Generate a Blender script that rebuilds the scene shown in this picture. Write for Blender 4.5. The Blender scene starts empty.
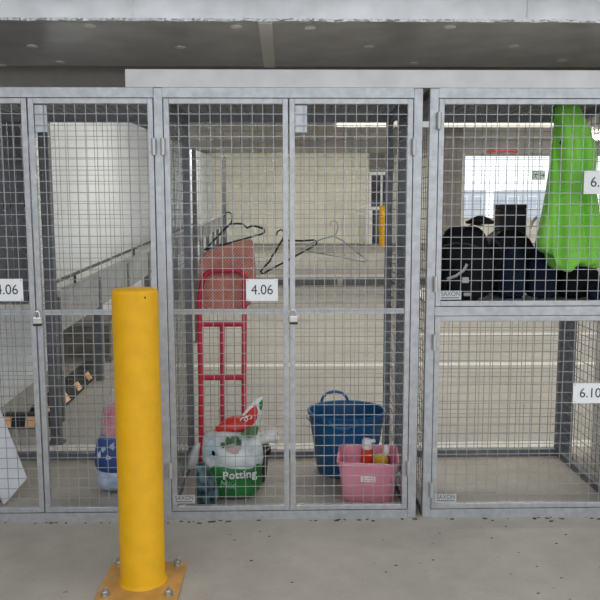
import bpy, math, random
from mathutils import Vector, Matrix
import numpy as np
random.seed(4)
S = bpy.context.scene
COL = S.collection

# ------------------------------------------------------------------ camera
FPX = 720.44
CAM = np.array([0.0, -3.3702, 1.4748])
_p, _y, _r = .1175, .0207, -.0016
_f = np.array([math.sin(_y)*math.cos(_p), math.cos(_y)*math.cos(_p), -math.sin(_p)])
_rt = np.cross(_f, [0, 0, 1]); _rt /= np.linalg.norm(_rt); _up = np.cross(_rt, _f)
_R = math.cos(_r)*_rt + math.sin(_r)*_up
_U = -math.sin(_r)*_rt + math.cos(_r)*_up
cd = bpy.data.cameras.new('camera'); cd.sensor_width = 36; cd.sensor_fit = 'HORIZONTAL'
cd.lens = FPX/600*36; cd.clip_end = 200
cam = bpy.data.objects.new('camera', cd); COL.objects.link(cam)
M4 = Matrix.Identity(4)
for i in range(3):
    M4[i][0] = _R[i]; M4[i][1] = _U[i]; M4[i][2] = -_f[i]; M4[i][3] = CAM[i]
cam.matrix_world = M4
S.camera = cam

# ------------------------------------------------------------------ sky, exposure
w = bpy.data.worlds.new('overcast_sky'); S.world = w; w.use_nodes = True
bg = w.node_tree.nodes['Background']
bg.inputs[0].default_value = (.90, .95, 1.0, 1); bg.inputs[1].default_value = 1.5
S.view_settings.view_transform = 'Standard'; S.view_settings.look = 'None'
S.view_settings.exposure = 0.0; S.view_settings.gamma = 1
S.view_settings.use_curve_mapping = False

def _ray(px, py): return _f + _R*(px-300)/FPX - _U*(py-300)/FPX
def P(px, py, Y):
    d = _ray(px, py); return Vector(CAM + d*(Y-CAM[1])/d[1])
def G(px, py, Z=0.0):
    d = _ray(px, py); return Vector(CAM + d*(Z-CAM[2])/d[2])

# ------------------------------------------------------------------ materials
def mat(name, col, rough=.6, metal=0.0, var=.0, scale=8.0, col2=None, bump=0.0, bscale=60, emit=None, alpha=1.0,
        trans=0.0, spec=.5, detail=5, stretch=None, sheen=0):
    m = bpy.data.materials.new(name); m.use_nodes = True
    nt = m.node_tree; b = nt.nodes['Principled BSDF']
    b.inputs['Roughness'].default_value = rough; b.inputs['Metallic'].default_value = metal
    b.inputs['Specular IOR Level'].default_value = spec
    b.inputs['Base Color'].default_value = (*col, 1)
    if sheen: b.inputs['Sheen Weight'].default_value = sheen
    if alpha < 1: b.inputs['Alpha'].default_value = alpha
    if trans: b.inputs['Transmission Weight'].default_value = trans
    if emit: b.inputs['Emission Color'].default_value = (*emit[0], 1); b.inputs['Emission Strength'].default_value = emit[1]
    tc = nt.nodes.new('ShaderNodeTexCoord'); vec = tc.outputs['Object']
    if stretch:
        mp = nt.nodes.new('ShaderNodeMapping'); mp.inputs['Scale'].default_value = stretch
        nt.links.new(vec, mp.inputs['Vector']); vec = mp.outputs['Vector']
    if var or col2:
        n = nt.nodes.new('ShaderNodeTexNoise'); n.inputs['Scale'].default_value = scale; n.inputs['Detail'].default_value = detail
        nt.links.new(vec, n.inputs['Vector'])
        cr = nt.nodes.new('ShaderNodeValToRGB')
        c2 = col2 if col2 else tuple(min(1, c*(1+var)) for c in col)
        c1 = col if col2 else tuple(c*(1-var) for c in col)
        cr.color_ramp.elements[0].position = .35; cr.color_ramp.elements[1].position = .65
        cr.color_ramp.elements[0].color = (*c1, 1); cr.color_ramp.elements[1].color = (*c2, 1)
        nt.links.new(n.outputs['Fac'], cr.inputs['Fac']); nt.links.new(cr.outputs['Color'], b.inputs['Base Color'])
    if bump:
        n2 = nt.nodes.new('ShaderNodeTexNoise'); n2.inputs['Scale'].default_value = bscale; n2.inputs['Detail'].default_value = 4
        nt.links.new(vec, n2.inputs['Vector'])
        bp = nt.nodes.new('ShaderNodeBump'); bp.inputs['Strength'].default_value = bump; bp.inputs['Distance'].default_value = .02
        nt.links.new(n2.outputs['Fac'], bp.inputs['Height']); nt.links.new(bp.outputs['Normal'], b.inputs['Normal'])
    return m

def concrete(name, base, lo, hi, speck=True):
    m = bpy.data.materials.new(name); m.use_nodes = True
    nt = m.node_tree; b = nt.nodes['Principled BSDF']; b.inputs['Roughness'].default_value = .62
    tc = nt.nodes.new('ShaderNodeTexCoord')
    def noise(s, d=5):
        n = nt.nodes.new('ShaderNodeTexNoise'); n.inputs['Scale'].default_value = s; n.inputs['Detail'].default_value = d
        nt.links.new(tc.outputs['Object'], n.inputs['Vector']); return n.outputs['Fac']
    def ramp(f, p0, c0, p1, c1):
        r = nt.nodes.new('ShaderNodeValToRGB'); e = r.color_ramp.elements
        e[0].position = p0; e[1].position = p1; e[0].color = (*c0, 1); e[1].color = (*c1, 1)
        nt.links.new(f, r.inputs['Fac']); return r.outputs['Color']
    def mix(mode, fac, a, c):
        x = nt.nodes.new('ShaderNodeMix'); x.data_type = 'RGBA'; x.blend_type = mode; x.inputs['Factor'].default_value = fac
        nt.links.new(a, x.inputs['A']); nt.links.new(c, x.inputs['B']); return x.outputs['Result']
    c = ramp(noise(1.3, 6), .3, lo, .7, hi)
    c = mix('MULTIPLY', .8, c, ramp(noise(9, 8), .3, (.84, .84, .84), .7, (1.0, 1.0, 1.0)))
    c = mix('MULTIPLY', .7, c, ramp(noise(120, 3), .3, (.8, .8, .8), .7, (1, 1, 1)))
    if speck: c = mix('MULTIPLY', .8, c, ramp(noise(20, 1), .20, (.55, .53, .5), .26, (1, 1, 1)))
    nt.links.new(c, b.inputs['Base Color'])
    bp = nt.nodes.new('ShaderNodeBump'); bp.inputs['Strength'].default_value = .12; bp.inputs['Distance'].default_value = .01
    nt.links.new(noise(90, 4), bp.inputs['Height']); nt.links.new(bp.outputs['Normal'], b.inputs['Normal'])
    return m

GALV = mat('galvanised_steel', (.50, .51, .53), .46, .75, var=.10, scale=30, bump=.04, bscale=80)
FAST = mat('bright_washer', (.85, .84, .82), .5, .2)
STRIP = mat('bright_strip', (.80, .79, .76), .5, .25)
GALVB = mat('shaded_galvanised', (.20, .21, .23), .5, .6, var=.12, scale=25)  # same galvanised steel, darkened: shade on the backlit rear frames put into the colour
WIREB = mat('shaded_wire', (.17, .175, .18), .5, .5)  # darker copy of the front wire; backlit shade of the inner mesh in the colour
WIRE = mat('galvanised_wire', (.38, .39, .40), .42, .6)
DUCT = mat('duct_sheet', (.60, .60, .61), .28, .6, var=.12, scale=5, bump=.10, bscale=7)
FOIL = mat('foil_tape', (.72, .72, .72), .3, .9, bump=.8, bscale=45)
CHAN = mat('zinc_channel', (.56, .55, .54), .45, .7, var=.06, scale=9)
BOLT = mat('zinc_bolt', (.5, .5, .5), .35, .9)
DARKST = mat('weathered_steel', (.16, .165, .18), .5, .5, var=.15, scale=12)
YEL = mat('yellow_paint', (.74, .385, .006), .5, 0, spec=.3, var=.05, scale=14, bump=.05, bscale=120)
YELP = mat('plate_yellow', (.52, .27, .065), .5, 0, var=.14, scale=12, bump=.05)
FLOOR = concrete('floor_concrete', None, (.40, .36, .31), (.50, .455, .395))
FLOOR2 = concrete('rear_concrete', None, (.38, .36, .325), (.47, .45, .41))
CEIL = concrete('ceiling_concrete', None, (.46, .44, .41), (.56, .54, .50), False)
SKYBLOCK = concrete('sky_block_concrete', None, (.20, .20, .20), (.27, .27, .27), False)  # dark concrete of the unseen wall that blocks the sky
CREAM = mat('cream_paint', (.82, .80, .69), .6, 0, var=.05, scale=2)
WHITEW = mat('white_wall_paint', (.77, .80, .83), .55, 0, var=.04, scale=1.5)
PILL = mat('pillar_concrete', (.24, .225, .205), .7, 0, var=.08, scale=5)
LINE = mat('line_paint', (.66, .65, .61), .6, 0, var=.12, scale=30)
PLATE = mat('sign_white', (.86, .87, .88), .35, 0)
INK = mat('sign_ink', (.05, .05, .055), .5)
MKR = mat('maker_plate', (.55, .56, .57), .4, .4)
MKRINK = mat('maker_ink', (.09, .09, .10), .5)
BLACK = mat('black_plastic', (.012, .012, .013), .45)
CHROME = mat('padlock_steel', (.8, .8, .8), .2, .95)
RED = mat('trolley_red', (.62, .018, .06), .4, 0, var=.08, scale=20)
RUBBER = mat('black_rubber', (.018, .018, .018), .75)
BLUE = mat('blue_tub', (.006, .10, .26), .42, 0, var=.08, scale=6)
PINK = mat('pink_tub', (.85, .32, .42), .42, 0, var=.05, scale=6)
ORANGE = mat('orange_reflector', (.85, .42, .16), .35)

# ------------------------------------------------------------------ mesh builder
class MB:
    def __init__(s): s.v = []; s.f = []
    def add(s, vs, fs):
        o = len(s.v); s.v += [tuple(v) for v in vs]; s.f += [tuple(i+o for i in f) for f in fs]; return s
    def box(s, x0, x1, y0, y1, z0, z1):
        vs = [(x, y, z) for z in (z0, z1) for y in (y0, y1) for x in (x0, x1)]
        return s.add(vs, [(0, 2, 3, 1), (4, 5, 7, 6), (0, 1, 5, 4), (2, 6, 7, 3), (0, 4, 6, 2), (1, 3, 7, 5)])
    def obox(s, c, ax, ay, az):            # oriented box: centre, three half-extent vectors
        c = Vector(c); ax, ay, az = Vector(ax), Vector(ay), Vector(az)
        vs = [c+ax*i+ay*j+az*k for k in (-1, 1) for j in (-1, 1) for i in (-1, 1)]
        return s.add(vs, [(0, 2, 3, 1), (4, 5, 7, 6), (0, 1, 5, 4), (2, 6, 7, 3), (0, 4, 6, 2), (1, 3, 7, 5)])
    def loft(s, rings, cap0=True, cap1=True, closed=True):
        n = len(rings[0]); vs = [v for r in rings for v in r]; fs = []
        for k in range(len(rings)-1):
            for i in range(n if closed else n-1):
                j = (i+1) % n
                fs.append((k*n+i, k*n+j, (k+1)*n+j, (k+1)*n+i))
        if cap0: fs.append(tuple(reversed(range(n))))
        if cap1: fs.append(tuple((len(rings)-1)*n+i for i in range(n)))
        return s.add(vs, fs)
    def cyl(s, a, b, r, n=12, r2=None):
        return s.tube([a, b], r, n, r2=r2)
    def tube(s, pts, r, n=8, r2=None, closed=False):
        pts = [Vector(p) for p in pts]; rings = []
        prev = None
        for i, p in enumerate(pts):
            if closed: t = pts[(i+1) % len(pts)]-pts[i-1]
            else: t = pts[min(i+1, len(pts)-1)]-pts[max(i-1, 0)]
            t.normalize()
            if prev is None:
                a = Vector((0, 0, 1)) if abs(t.z) < .9 else Vector((1, 0, 0))
                u = t.cross(a).normalized()
            else:
                u = (prev-t*prev.dot(t)).normalized()
            prev = u; v = t.cross(u)
            rr = r if r2 is None else r+(r2-r)*i/(len(pts)-1)
            rings.append([p+u*rr*math.cos(2*math.pi*k/n)+v*rr*math.sin(2*math.pi*k/n) for k in range(n)])
        if closed: rings.append(rings[0]); return s.loft(rings, False, False)
        return s.loft(rings)
    def lathe(s, c, prof, n=24, cap0=True, cap1=True, sx=1, sy=1):
        c = Vector(c)
        return s.loft([[c+Vector((r*sx*math.cos(2*math.pi*k/n), r*sy*math.sin(2*math.pi*k/n), z)) for k in range(n)] for r, z in prof], cap0, cap1)
    def build(s, name, m, parent=None, smooth=False, bevel=0, subsurf=0, solid=0):
        me = bpy.data.meshes.new(name)
        o = bpy.data.objects.new(name, me); COL.objects.link(o)
        off = Vector((0, 0, 0))
        if parent is not None:
            o.parent = parent; off = ORG[parent.name]
        ORG[o.name] = off
        me.from_pydata([tuple(Vector(v)-off) for v in s.v], [], s.f)
        me.materials.append(m)
        if smooth:
            for p in me.polygons: p.use_smooth = True
            try: me.set_sharp_from_angle(angle=math.radians(40))
            except Exception: pass
        if solid:
            md = o.modifiers.new('solid', 'SOLIDIFY'); md.thickness = solid; md.offset = 0
        if bevel:
            md = o.modifiers.new('bevel', 'BEVEL'); md.width = bevel; md.segments = 2; md.limit_method = 'ANGLE'
        if subsurf:
            md = o.modifiers.new('sub', 'SUBSURF'); md.levels = subsurf; md.render_levels = subsurf
        return o
ORG = {}
def tag(o, label, cat, group=None):
    o['label'] = label; o['category'] = cat
    if group: o['group'] = group
    return o
def thing(name, label, cat, loc, group=None):
    o = bpy.data.objects.new(name, None); COL.objects.link(o); o.location = loc; o.empty_display_size = .1
    ORG[o.name] = Vector(loc); return tag(o, label, cat, group)
def struct(o): o['kind'] = 'structure'; return o
def B(x0, x1, y0, y1, z0, z1): return MB().box(x0, x1, y0, y1, z0, z1)

def text(name, body, size, loc, m, parent, width=None, depth=.0006, mtx=None):
    cu = bpy.data.curves.new(name, 'FONT'); cu.body = body; cu.size = size; cu.align_x = 'CENTER'; cu.align_y = 'CENTER'
    cu.extrude = depth
    t = bpy.data.objects.new(name, cu); COL.objects.link(t)
    bpy.context.view_layer.update()
    me = bpy.data.meshes.new_from_object(t.evaluated_get(bpy.context.evaluated_depsgraph_get()))
    bpy.data.objects.remove(t); bpy.data.curves.remove(cu)
    xs = [v.co.x for v in me.vertices]; k = (width/(max(xs)-min(xs))) if width else 1
    cx = (max(xs)+min(xs))/2
    off = ORG[parent.name]
    R = mtx if mtx else Matrix(((1, 0, 0), (0, 0, 1), (0, 1, 0)))      # text plane faces -Y
    if not mtx: R = Matrix(((1, 0, 0), (0, 0, -1), (0, 1, 0)))
    for v in me.vertices:
        v.co = R @ Vector(((v.co.x-cx)*k, v.co.y, v.co.z)) + Vector(loc) - off
    me.materials.clear(); me.materials.append(m)
    o = bpy.data.objects.new(name, me); COL.objects.link(o); o.parent = parent; ORG[o.name] = off
    return o

SLOPE = .035
def zf(Y): return SLOPE*max(0, Y-1.0)          # rear floor rises away from the cages

# ------------------------------------------------------------------ setting
YB = 18.6
fl = struct(B(-14, 16, -14, 1.0, -.25, 0).build('floor', FLOOR))
rf = MB().loft([[(-14, 1.0, -.25), (16, 1.0, -.25), (16, 1.0, 0), (-14, 1.0, 0)],
                [(-14, 32, -.25), (16, 32, -.25), (16, 32, zf(32)), (-14, 32, zf(32))]]).build('floor_rear', FLOOR2); struct(rf)
def cz(Y): return 2.66+SLOPE*max(0, Y)
cl = MB().loft([[(-14, y, cz(y)), (10, y, cz(y)), (10, y, cz(y)+.3), (-14, y, cz(y)+.3)] for y in (-1.0, 0, YB+.4)]).build('ceiling', CEIL); struct(cl)
for yb_, dep in ((1.05, .61), (13.0, .16)):
    B(-14, 10, yb_, yb_+.4, cz(yb_)-dep, cz(yb_)+.02).build('beam', CEIL, cl)
# white wall beside the ramp, left
def PX(px, py, X):
    d = _ray(px, py); return Vector(CAM + d*(X-CAM[0])/d[0])
_wa, _wb = PX(115, 116, -2.15), PX(210, 156, -2.15)
def wtop(y): return min(cz(y)-.03, _wa.z+(_wb.z-_wa.z)*(y-_wa.y)/(_wb.y-_wa.y))
wl = MB().loft([[(-2.3, y, zf(y)-.02), (-2.15, y, zf(y)-.02), (-2.15, y, wtop(y)), (-2.3, y, wtop(y))] for y in (1.45, YB)]).build('wall_left', WHITEW); struct(wl)
wb = B(-14, 2.55, YB, YB+.3, zf(YB), cz(YB)+.05).build('wall_back', CREAM); struct(wb)
B(3.3, 5.45, YB, YB+.3, zf(YB), cz(YB)+.05).build('wall_pier', CREAM, wb)
B(2.55, 3.3, YB, YB+.3, zf(YB)+2.15, cz(YB)+.05).build('wall_lintel', PILL, wb)
B(5.45, 16, YB, YB+.3, zf(YB)-.02, zf(YB)+.75).build('parapet', CREAM, wb)
B(5.45, 16, YB, YB+.3, cz(YB)-.06, cz(YB)+.05).build('wall_lintel', CEIL, wb)
# door unit in the far wall
d1 = MB(); zd = zf(YB)
d1.box(2.55, 2.62, YB+.02, YB+.12, zd, zd+2.15); d1.box(3.23, 3.3, YB+.02, YB+.12, zd, zd+2.15); d1.box(2.62, 3.23, YB+.02, YB+.12, zd+2.05, zd+2.15)
d1.box(2.62, 3.23, YB+.02, YB+.12, zd+1.0, zd+1.1); d1.box(2.9, 2.96, YB+.02, YB+.12, zd, zd+2.05)
d1 = struct(d1.build('door_1', PLATE))
GLASS = mat('dark_glass', (.05, .05, .07), .08, 0, spec=.6)
for a, b_ in ((2.62, 2.9), (2.96, 3.23)):
    for z0, z1 in ((0, 1.0), (1.1, 2.05)):
        B(a, b_, YB+.06, YB+.08, zd+z0, zd+z1).build('pane', GLASS, d1)
struct(B(-4.6, -4.3, -9, 1.2, 0, 3.2).build('sky_block_wall', SKYBLOCK))  # unseen wall added on the left to block sky light and darken that side
# columns
def column(x0, x1, y0, y1, name='pillar', m=PILL):
    o = B(x0, x1, y0, y1, zf((y0+y1)/2)-.02, cz(y0)+.02).build(name, m, None, bevel=.02); return struct(o)
column(2.68, 3.0, 8.9, 9.3, 'column_rear')
column(1.90, 2.5, .15, .95, 'column_right', mat('pale_column', (.62, .61, .59), .7, 0, var=.06, scale=4))

# painted floor lines
def fline(x0, x1, Y, wd):
    MB().loft([[(x0, y, zf(y)+.001), (x1, y, zf(y)+.001), (x1, y, zf(y)+.003), (x0, y, zf(y)+.003)] for y in (Y, Y+wd)]).build('painted_line', LINE, rf)
fline(-3, 8, 1.05, .12); fline(-1.3, 8, 3.2, .13); fline(-1.2, 9, 10.1, .35)
fline(1.2, 8, 4.6, .1)

# ------------------------------------------------------------------ ceiling lights
FILL = mat('added_fill_diffuser', (1, 1, 1), .5, emit=((1, .96, .87), 29))  # glow of the unseen battens added to brighten the rear
BODY = mat('batten_body', (.8, .78, .72), .5)
DIM = mat('aged_diffuser', (.9, .88, .8), .5, emit=((1, .95, .80), .75))
def batten(x, y, L, label, dm=None):
    z = cz(y)
    t = thing('ceiling_light', label, 'ceiling light', (x, y, z), 'fluorescent battens under the car park ceiling')
    B(x-L/2, x+L/2, y-.06, y+.06, z-.06, z+.005).build('housing', BODY, t)
    B(x-L/2+.04, x+L/2-.04, y-.07, y+.07, z-.13, z-.06).build('diffuser', dm or FILL, t, bevel=.015)
    for sx in (-1, 1): B(x+sx*(L/2-.02)-.02, x+sx*(L/2-.02)+.02, y-.072, y+.072, z-.132, z-.055).build('end_cap', BODY, t)
batten(3.35, 7.75, 2.1, 'pale fluorescent batten seen behind the top of the green jacket cage', DIM)
batten(1.35, 7.75, 1.2, 'fluorescent batten on the ceiling behind the middle cage', DIM)
for x_, y_, nm in ((-1.3, 13.75, 'leftmost of the added unseen battens behind the far ceiling beam'), (1.2, 13.75, 'second added unseen batten from the left behind the far ceiling beam'),
                   (4.0, 13.75, 'third added unseen batten from the left behind the far ceiling beam'), (6.6, 13.75, 'rightmost of the added unseen battens behind the far ceiling beam'),
                   (1.0, 1.9, 'added unseen batten just behind the duct, above the middle cage'), (3.0, 1.9, 'added unseen batten just behind the duct, right of the cages'),
                   (-.8, 5.2, 'left batten of the added unseen row one bay behind the cages'), (0.9, 5.2, 'middle batten of the added unseen row one bay behind the cages'), (2.6, 5.2, 'right batten of the added unseen row one bay behind the cages'),
                   (6.2, 4.5, 'lone added unseen batten over the open right side, one bay back'), (6.2, 10.5, 'lone added unseen batten over the open right side, near the far opening')):
    batten(x_, y_, 2.3 if y_ > 13 else 1.5, nm)

# ------------------------------------------------------------------ duct above the cages
DZ = 2.30
yf = G(300, 21, DZ).y; yk = G(300, 66.5, DZ).y
du = thing('air_duct', 'wide silver sheet metal duct running across the top above the cages', 'duct', (0, yf, DZ))
dm = MB(); dm.box(-4.2, 4.2, yf, yk, DZ, DZ+.3)
db = dm.build('duct_body', DUCT, du)
rnd = random.Random(7); L_ = []
for i in range(0, 241):
    x = -4.2+8.4*i/240; L_.append((x, rnd.uniform(-.005, .004), rnd.uniform(-.004, .006)))
MB().loft([[(x, yf-.003+a*.4, DZ-.003+b*.4), (x, yf-.003, DZ+.008+b*.4), (x, yf+.003, DZ+.008), (x, yf+.02+a, DZ-.001), (x, yf+.02, DZ-.003)] for x, a, b in L_]).build('taped_edge', FOIL, du, True)
def joint(px):
    x = G(px, 40, DZ).x
    B(x-.03, x+.03, yf+.02, yk, DZ-.006, DZ).build('joint_strip', STRIP, du); B(x-.004, x+.004, yf-.003, yf, DZ+.008, DZ+.3).build('seam', DUCT, du)
joint(267)
for px in (132,):
    x = P(px, 10, yf).x; B(x-.004, x+.004, yf-.004, yf, DZ+.02, DZ+.3).build('seam', DUCT, du)
x = P(528, 10, yf).x; B(x-.004, x+.004, yf-.004, yf, DZ+.02, DZ+.3).build('seam', DUCT, du)
for px, py in ((90, 26), (236, 26.5), (310, 28), (450, 27), (32, 46), (180, 47), (369, 46.5), (514, 46), (2, 65), (60, 62), (414, 63), (562, 60)):
    c = G(px, py, DZ)
    MB().lathe((c.x, c.y, DZ), [(.026, .001), (.026, -.003), (.020, -.005), (.008, -.006)], 14).build('fastener', FAST, du, True)
for xx in (-3.4, -1.2, 1.2, 3.4):
    MB().cyl((xx, yk-.06, DZ+.3), (xx, yk-.06, cz(0)+.05), .006, 6).build('hanger_rod', BOLT, du)
# zinc channel lying along the cage tops
cx0 = P(125, 78, 0).x
ch = thing('channel_rail', 'long pale zinc channel lying along the top of the cages', 'channel', (cx0, .0, 2.05))
chm = MB(); chm.box(cx0, 3.2, .004, .010, 2.052, 2.131); chm.box(cx0, 3.2, .010, .05, 2.052, 2.058); chm.box(cx0, 3.2, .010, .05, 2.125, 2.131)
chm.build('web', CHAN, ch)
for xx in (cx0+.13, cx0+.2): MB().cyl((xx, .001, 2.06), (xx, .004, 2.06), .005, 8).build('rivet', BOLT, ch)

# ------------------------------------------------------------------ storage cages
H, YD, ZB, ZT = 2.05, .89, .0447, 2.003        # height, back plane, door bottom/top
PW = .041
def meshpanel(axis, a0, a1, b0, b1, c, pitch=.05, r=.0015, ph=None):
    """welded mesh; axis 'y': a=x b=z plane y=c; axis 'x': a=y b=z plane x=c; axis 'z': a=x b=y plane z=c"""
    m = MB()
    def bx(p0, p1, q0, q1, e):
        if axis == 'y': m.box(p0, p1, c-r+e, c+r+e, q0, q1)
        elif axis == 'x': m.box(c-r+e, c+r+e, p0, p1, q0, q1)
        else: m.box(p0, p1, q0, q1, c-r+e, c+r+e)
    n = max(1, round((a1-a0)/pitch)); k = max(1, round((b1-b0)/pitch))
    for i in range(1, n):
        t = a0+(a1-a0)*i/n; bx(t-r, t+r, b0, b1, 2*r)
    for i in range(1, k):
        t = b0+(b1-b0)*i/k; bx(a0, a1, t-r, t+r, 0)
    return m

def hinge(t, d, x, zc, hh):
    MB().cyl((x, -.0125, zc-hh/2), (x, -.0125, zc+hh/2), .011, 10).build('hinge', CHAN, d, True)

def door(t, x0, x1, z0, z1, hinge_side, hz, midz=None):
    s = .025
    m = MB(); m.box(x0, x0+s, 0, s, z0, z1); m.box(x1-s, x1, 0, s, z0, z1)
    m.box(x0+s, x1-s, 0, s, z1-s, z1); m.box(x0+s, x1-s, 0, s, z0, z0+s)
    d = m.build('door', GALV, t, bevel=.002)
    w_ = meshpanel('y', x0+s-.006, x1-s+.006, z0+s-.006, z1-s+.006, .006).build('wire_mesh', WIRE, d); w_['kind'] = 'stuff'
    if midz: B(x0+s, x1-s, .012, .024, midz-.012, midz+.012).build('cross_rail', GALV, d)
    for z in hz: hinge(t, d, x0-.003 if hinge_side < 0 else x1+.003, z, .075)
    return d

def number(t, x0, x1, z0, z1, body):
    p = B(x0, x1, -.006, -.003, z0, z1).build('number_plate', PLATE, t, bevel=.001)
    short = len(body) < 4          # only the first characters are readable
    text('digits', body, .066, (x0+.052 if short else (x0+x1)/2, -.0065, (z0+z1)/2), INK, p, .040 if short else .102)
    for xx in (x0+.008, x1-.008):
        for zz in (z0+.008, z1-.008): MB().cyl((xx, -.0075, zz), (xx, -.003, zz), .003, 8).build('screw', BOLT, p)
    return p
def maker(t, x0, z0):
    p = B(x0, x0+.104, -.004, -.002, z0, z0+.042).build('maker_plate', MKR, t)
    text('lettering', 'SAXON', .030, (x0+.052, -.0045, z0+.027), MKRINK, p, .088)
    for k in range(9): 
        B(x0+.009+k*.0095, x0+.0165+k*.0095, -.0045, -.004, z0+.006, z0+.0115).build('small_print', MKRINK, p)

def cage(x0, x1, label, own_left=True, own_right=True):
    """outer x0..x1; posts of width PW at both ends (left one optional)"""
    t = thing('storage_cage', label, 'storage cage', ((x0+x1)/2, YD/2, 0), 'storage cages in a row')
    xs = ([x0] if own_left else []) + ([x1-PW] if own_right else [])
    for x in xs:
        B(x, x+PW, 0, .04, 0, H).build('front_post', GALV, t, bevel=.003)
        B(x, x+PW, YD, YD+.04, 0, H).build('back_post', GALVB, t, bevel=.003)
    a = x0+PW if own_left else x0; b = x1-PW if own_right else x1
    B(a, b, 0, .04, ZT+.003, H).build('top_beam', GALV, t)
    B(a, b, 0, .04, .0, ZB-.003).build('sill', GALV, t)
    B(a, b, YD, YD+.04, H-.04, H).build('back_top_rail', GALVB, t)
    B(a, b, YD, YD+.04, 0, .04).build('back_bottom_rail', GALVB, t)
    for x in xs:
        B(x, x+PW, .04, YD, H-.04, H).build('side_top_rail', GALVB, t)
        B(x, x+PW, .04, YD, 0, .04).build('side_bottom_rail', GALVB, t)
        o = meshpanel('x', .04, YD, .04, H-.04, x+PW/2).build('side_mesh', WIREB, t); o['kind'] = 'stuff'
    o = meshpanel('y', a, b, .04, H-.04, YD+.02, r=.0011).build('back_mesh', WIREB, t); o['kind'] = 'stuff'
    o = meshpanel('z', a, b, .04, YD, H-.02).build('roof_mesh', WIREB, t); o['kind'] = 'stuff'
    return t

MIDZ = 1.021
def double_cage(x0, x1, xc, label, own_left, own_right=True):
    t = cage(x0, x1, label, own_left, own_right)
    a = (x0+PW if own_left else x0)+.003; b = (x1-PW if own_right else x1)-.003
    hz = (P(163, 147, 0).z, P(167, 470, 0).z)
    dl = door(t, a, xc-.003, ZB, ZT, -1, hz, MIDZ); dr = door(t, xc+.003, b, ZB, ZT, 1, hz, MIDZ)
    B(xc+.03, xc+.085, .013, .018, ZT-.15, ZT-.03).build('bolt_plate', GALV, dr)
    # hasp across the two stiles, beside the padlock
    B(xc-.028, xc+.014, -.006, -.001, MIDZ-.008, MIDZ+.012).build('hasp', GALV, dl, bevel=.001)
    MB().tube([(xc+.008, 0, MIDZ+.012), (xc+.008, -.018, MIDZ+.012), (xc+.008, -.018, MIDZ-.004), (xc+.008, 0, MIDZ-.004)], .003, 6).build('staple', BOLT, dr, True)
    return t
XA, XM = -1.7857, .019
tl = double_cage(-1.806, -.5967, -1.1675, 'galvanised mesh cage at the left edge, with white board and plastic bag inside', True, False)
tm = double_cage(-.5961, .6349, XM, 'middle galvanised double-door mesh cage holding red trolley and tubs', True)
number(tm, -.183, -.034, 1.073, 1.177, '4.06')
number(tl, -1.370, -1.221, 1.078, 1.182, '4.06')
maker(tm, -.545, P(190, 502.5, 0).z-.003)

# right unit: upper and lower compartment, single wide doors
xr0, xr1 = .6671, 1.703
tr = cage(xr0, xr1, 'two-tier galvanised mesh cage at the right with green jacket in the upper half', True)
za, zb_ = .996, 1.044
B(xr0+PW, xr1-PW, 0, .04, za+.003, zb_-.003).build('middle_beam', GALV, tr)
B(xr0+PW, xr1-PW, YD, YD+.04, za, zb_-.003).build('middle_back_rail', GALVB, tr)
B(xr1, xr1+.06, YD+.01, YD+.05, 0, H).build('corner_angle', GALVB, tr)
B(xr0+PW, xr1-PW, .04, YD, zb_-.012, zb_-.004).build('shelf', GALV, tr)
door(tr, .7102, xr1-PW-.003, zb_, ZT, -1, (P(438, 121, 0).z, P(435, 284, 0).z))
door(tr, .7102, xr1-PW-.003, ZB, za, -1, (P(434, 342, 0).z, P(431, 489, 0).z))
number(tr, 1.392, 1.560, P(590, 194, 0).z, P(590, 171, 0).z, '6.')
number(tr, 1.384, 1.552, P(590, 403, 0).z, P(590, 383, 0).z, '6.10')
maker(tr, .728, P(452, 299.5, 0).z); maker(tr, .728, P(447, 502, 0).z)
# neighbouring small bracket tying the two cages together
B(.6349, .6671, .012, .03, P(426, 127, 0).z, P(426, 121, 0).z).build('tie_bracket', CHAN, tr)

# padlocks
def padlock(x, z, label):
    t = thing('padlock', label, 'padlock', (x, -.02, z-.05))
    MB().tube([(x-.011, -.020, z-.022)]+[(x-.011*math.cos(a), -.020, z-.008+.014*math.sin(a)) for a in [math.pi*k/8 for k in range(9)]]+[(x+.011, -.020, z-.022)], .0035, 8).build('shackle', CHROME, t, True)
    B(x-.019, x+.019, -.031, -.009, z-.052, z-.022).build('body', CHROME, t, bevel=.003)
    B(x-.0195, x+.0195, -.0315, -.0085, z-.062, z-.052).build('bottom_bumper', BLACK, t, bevel=.003)
padlock(XM+.02, MIDZ+.006, 'small chrome padlock hanging on the middle cage doors')
padlock(-1.1675+.012, MIDZ+.004, 'small steel padlock hanging on the left cage doors')

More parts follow.
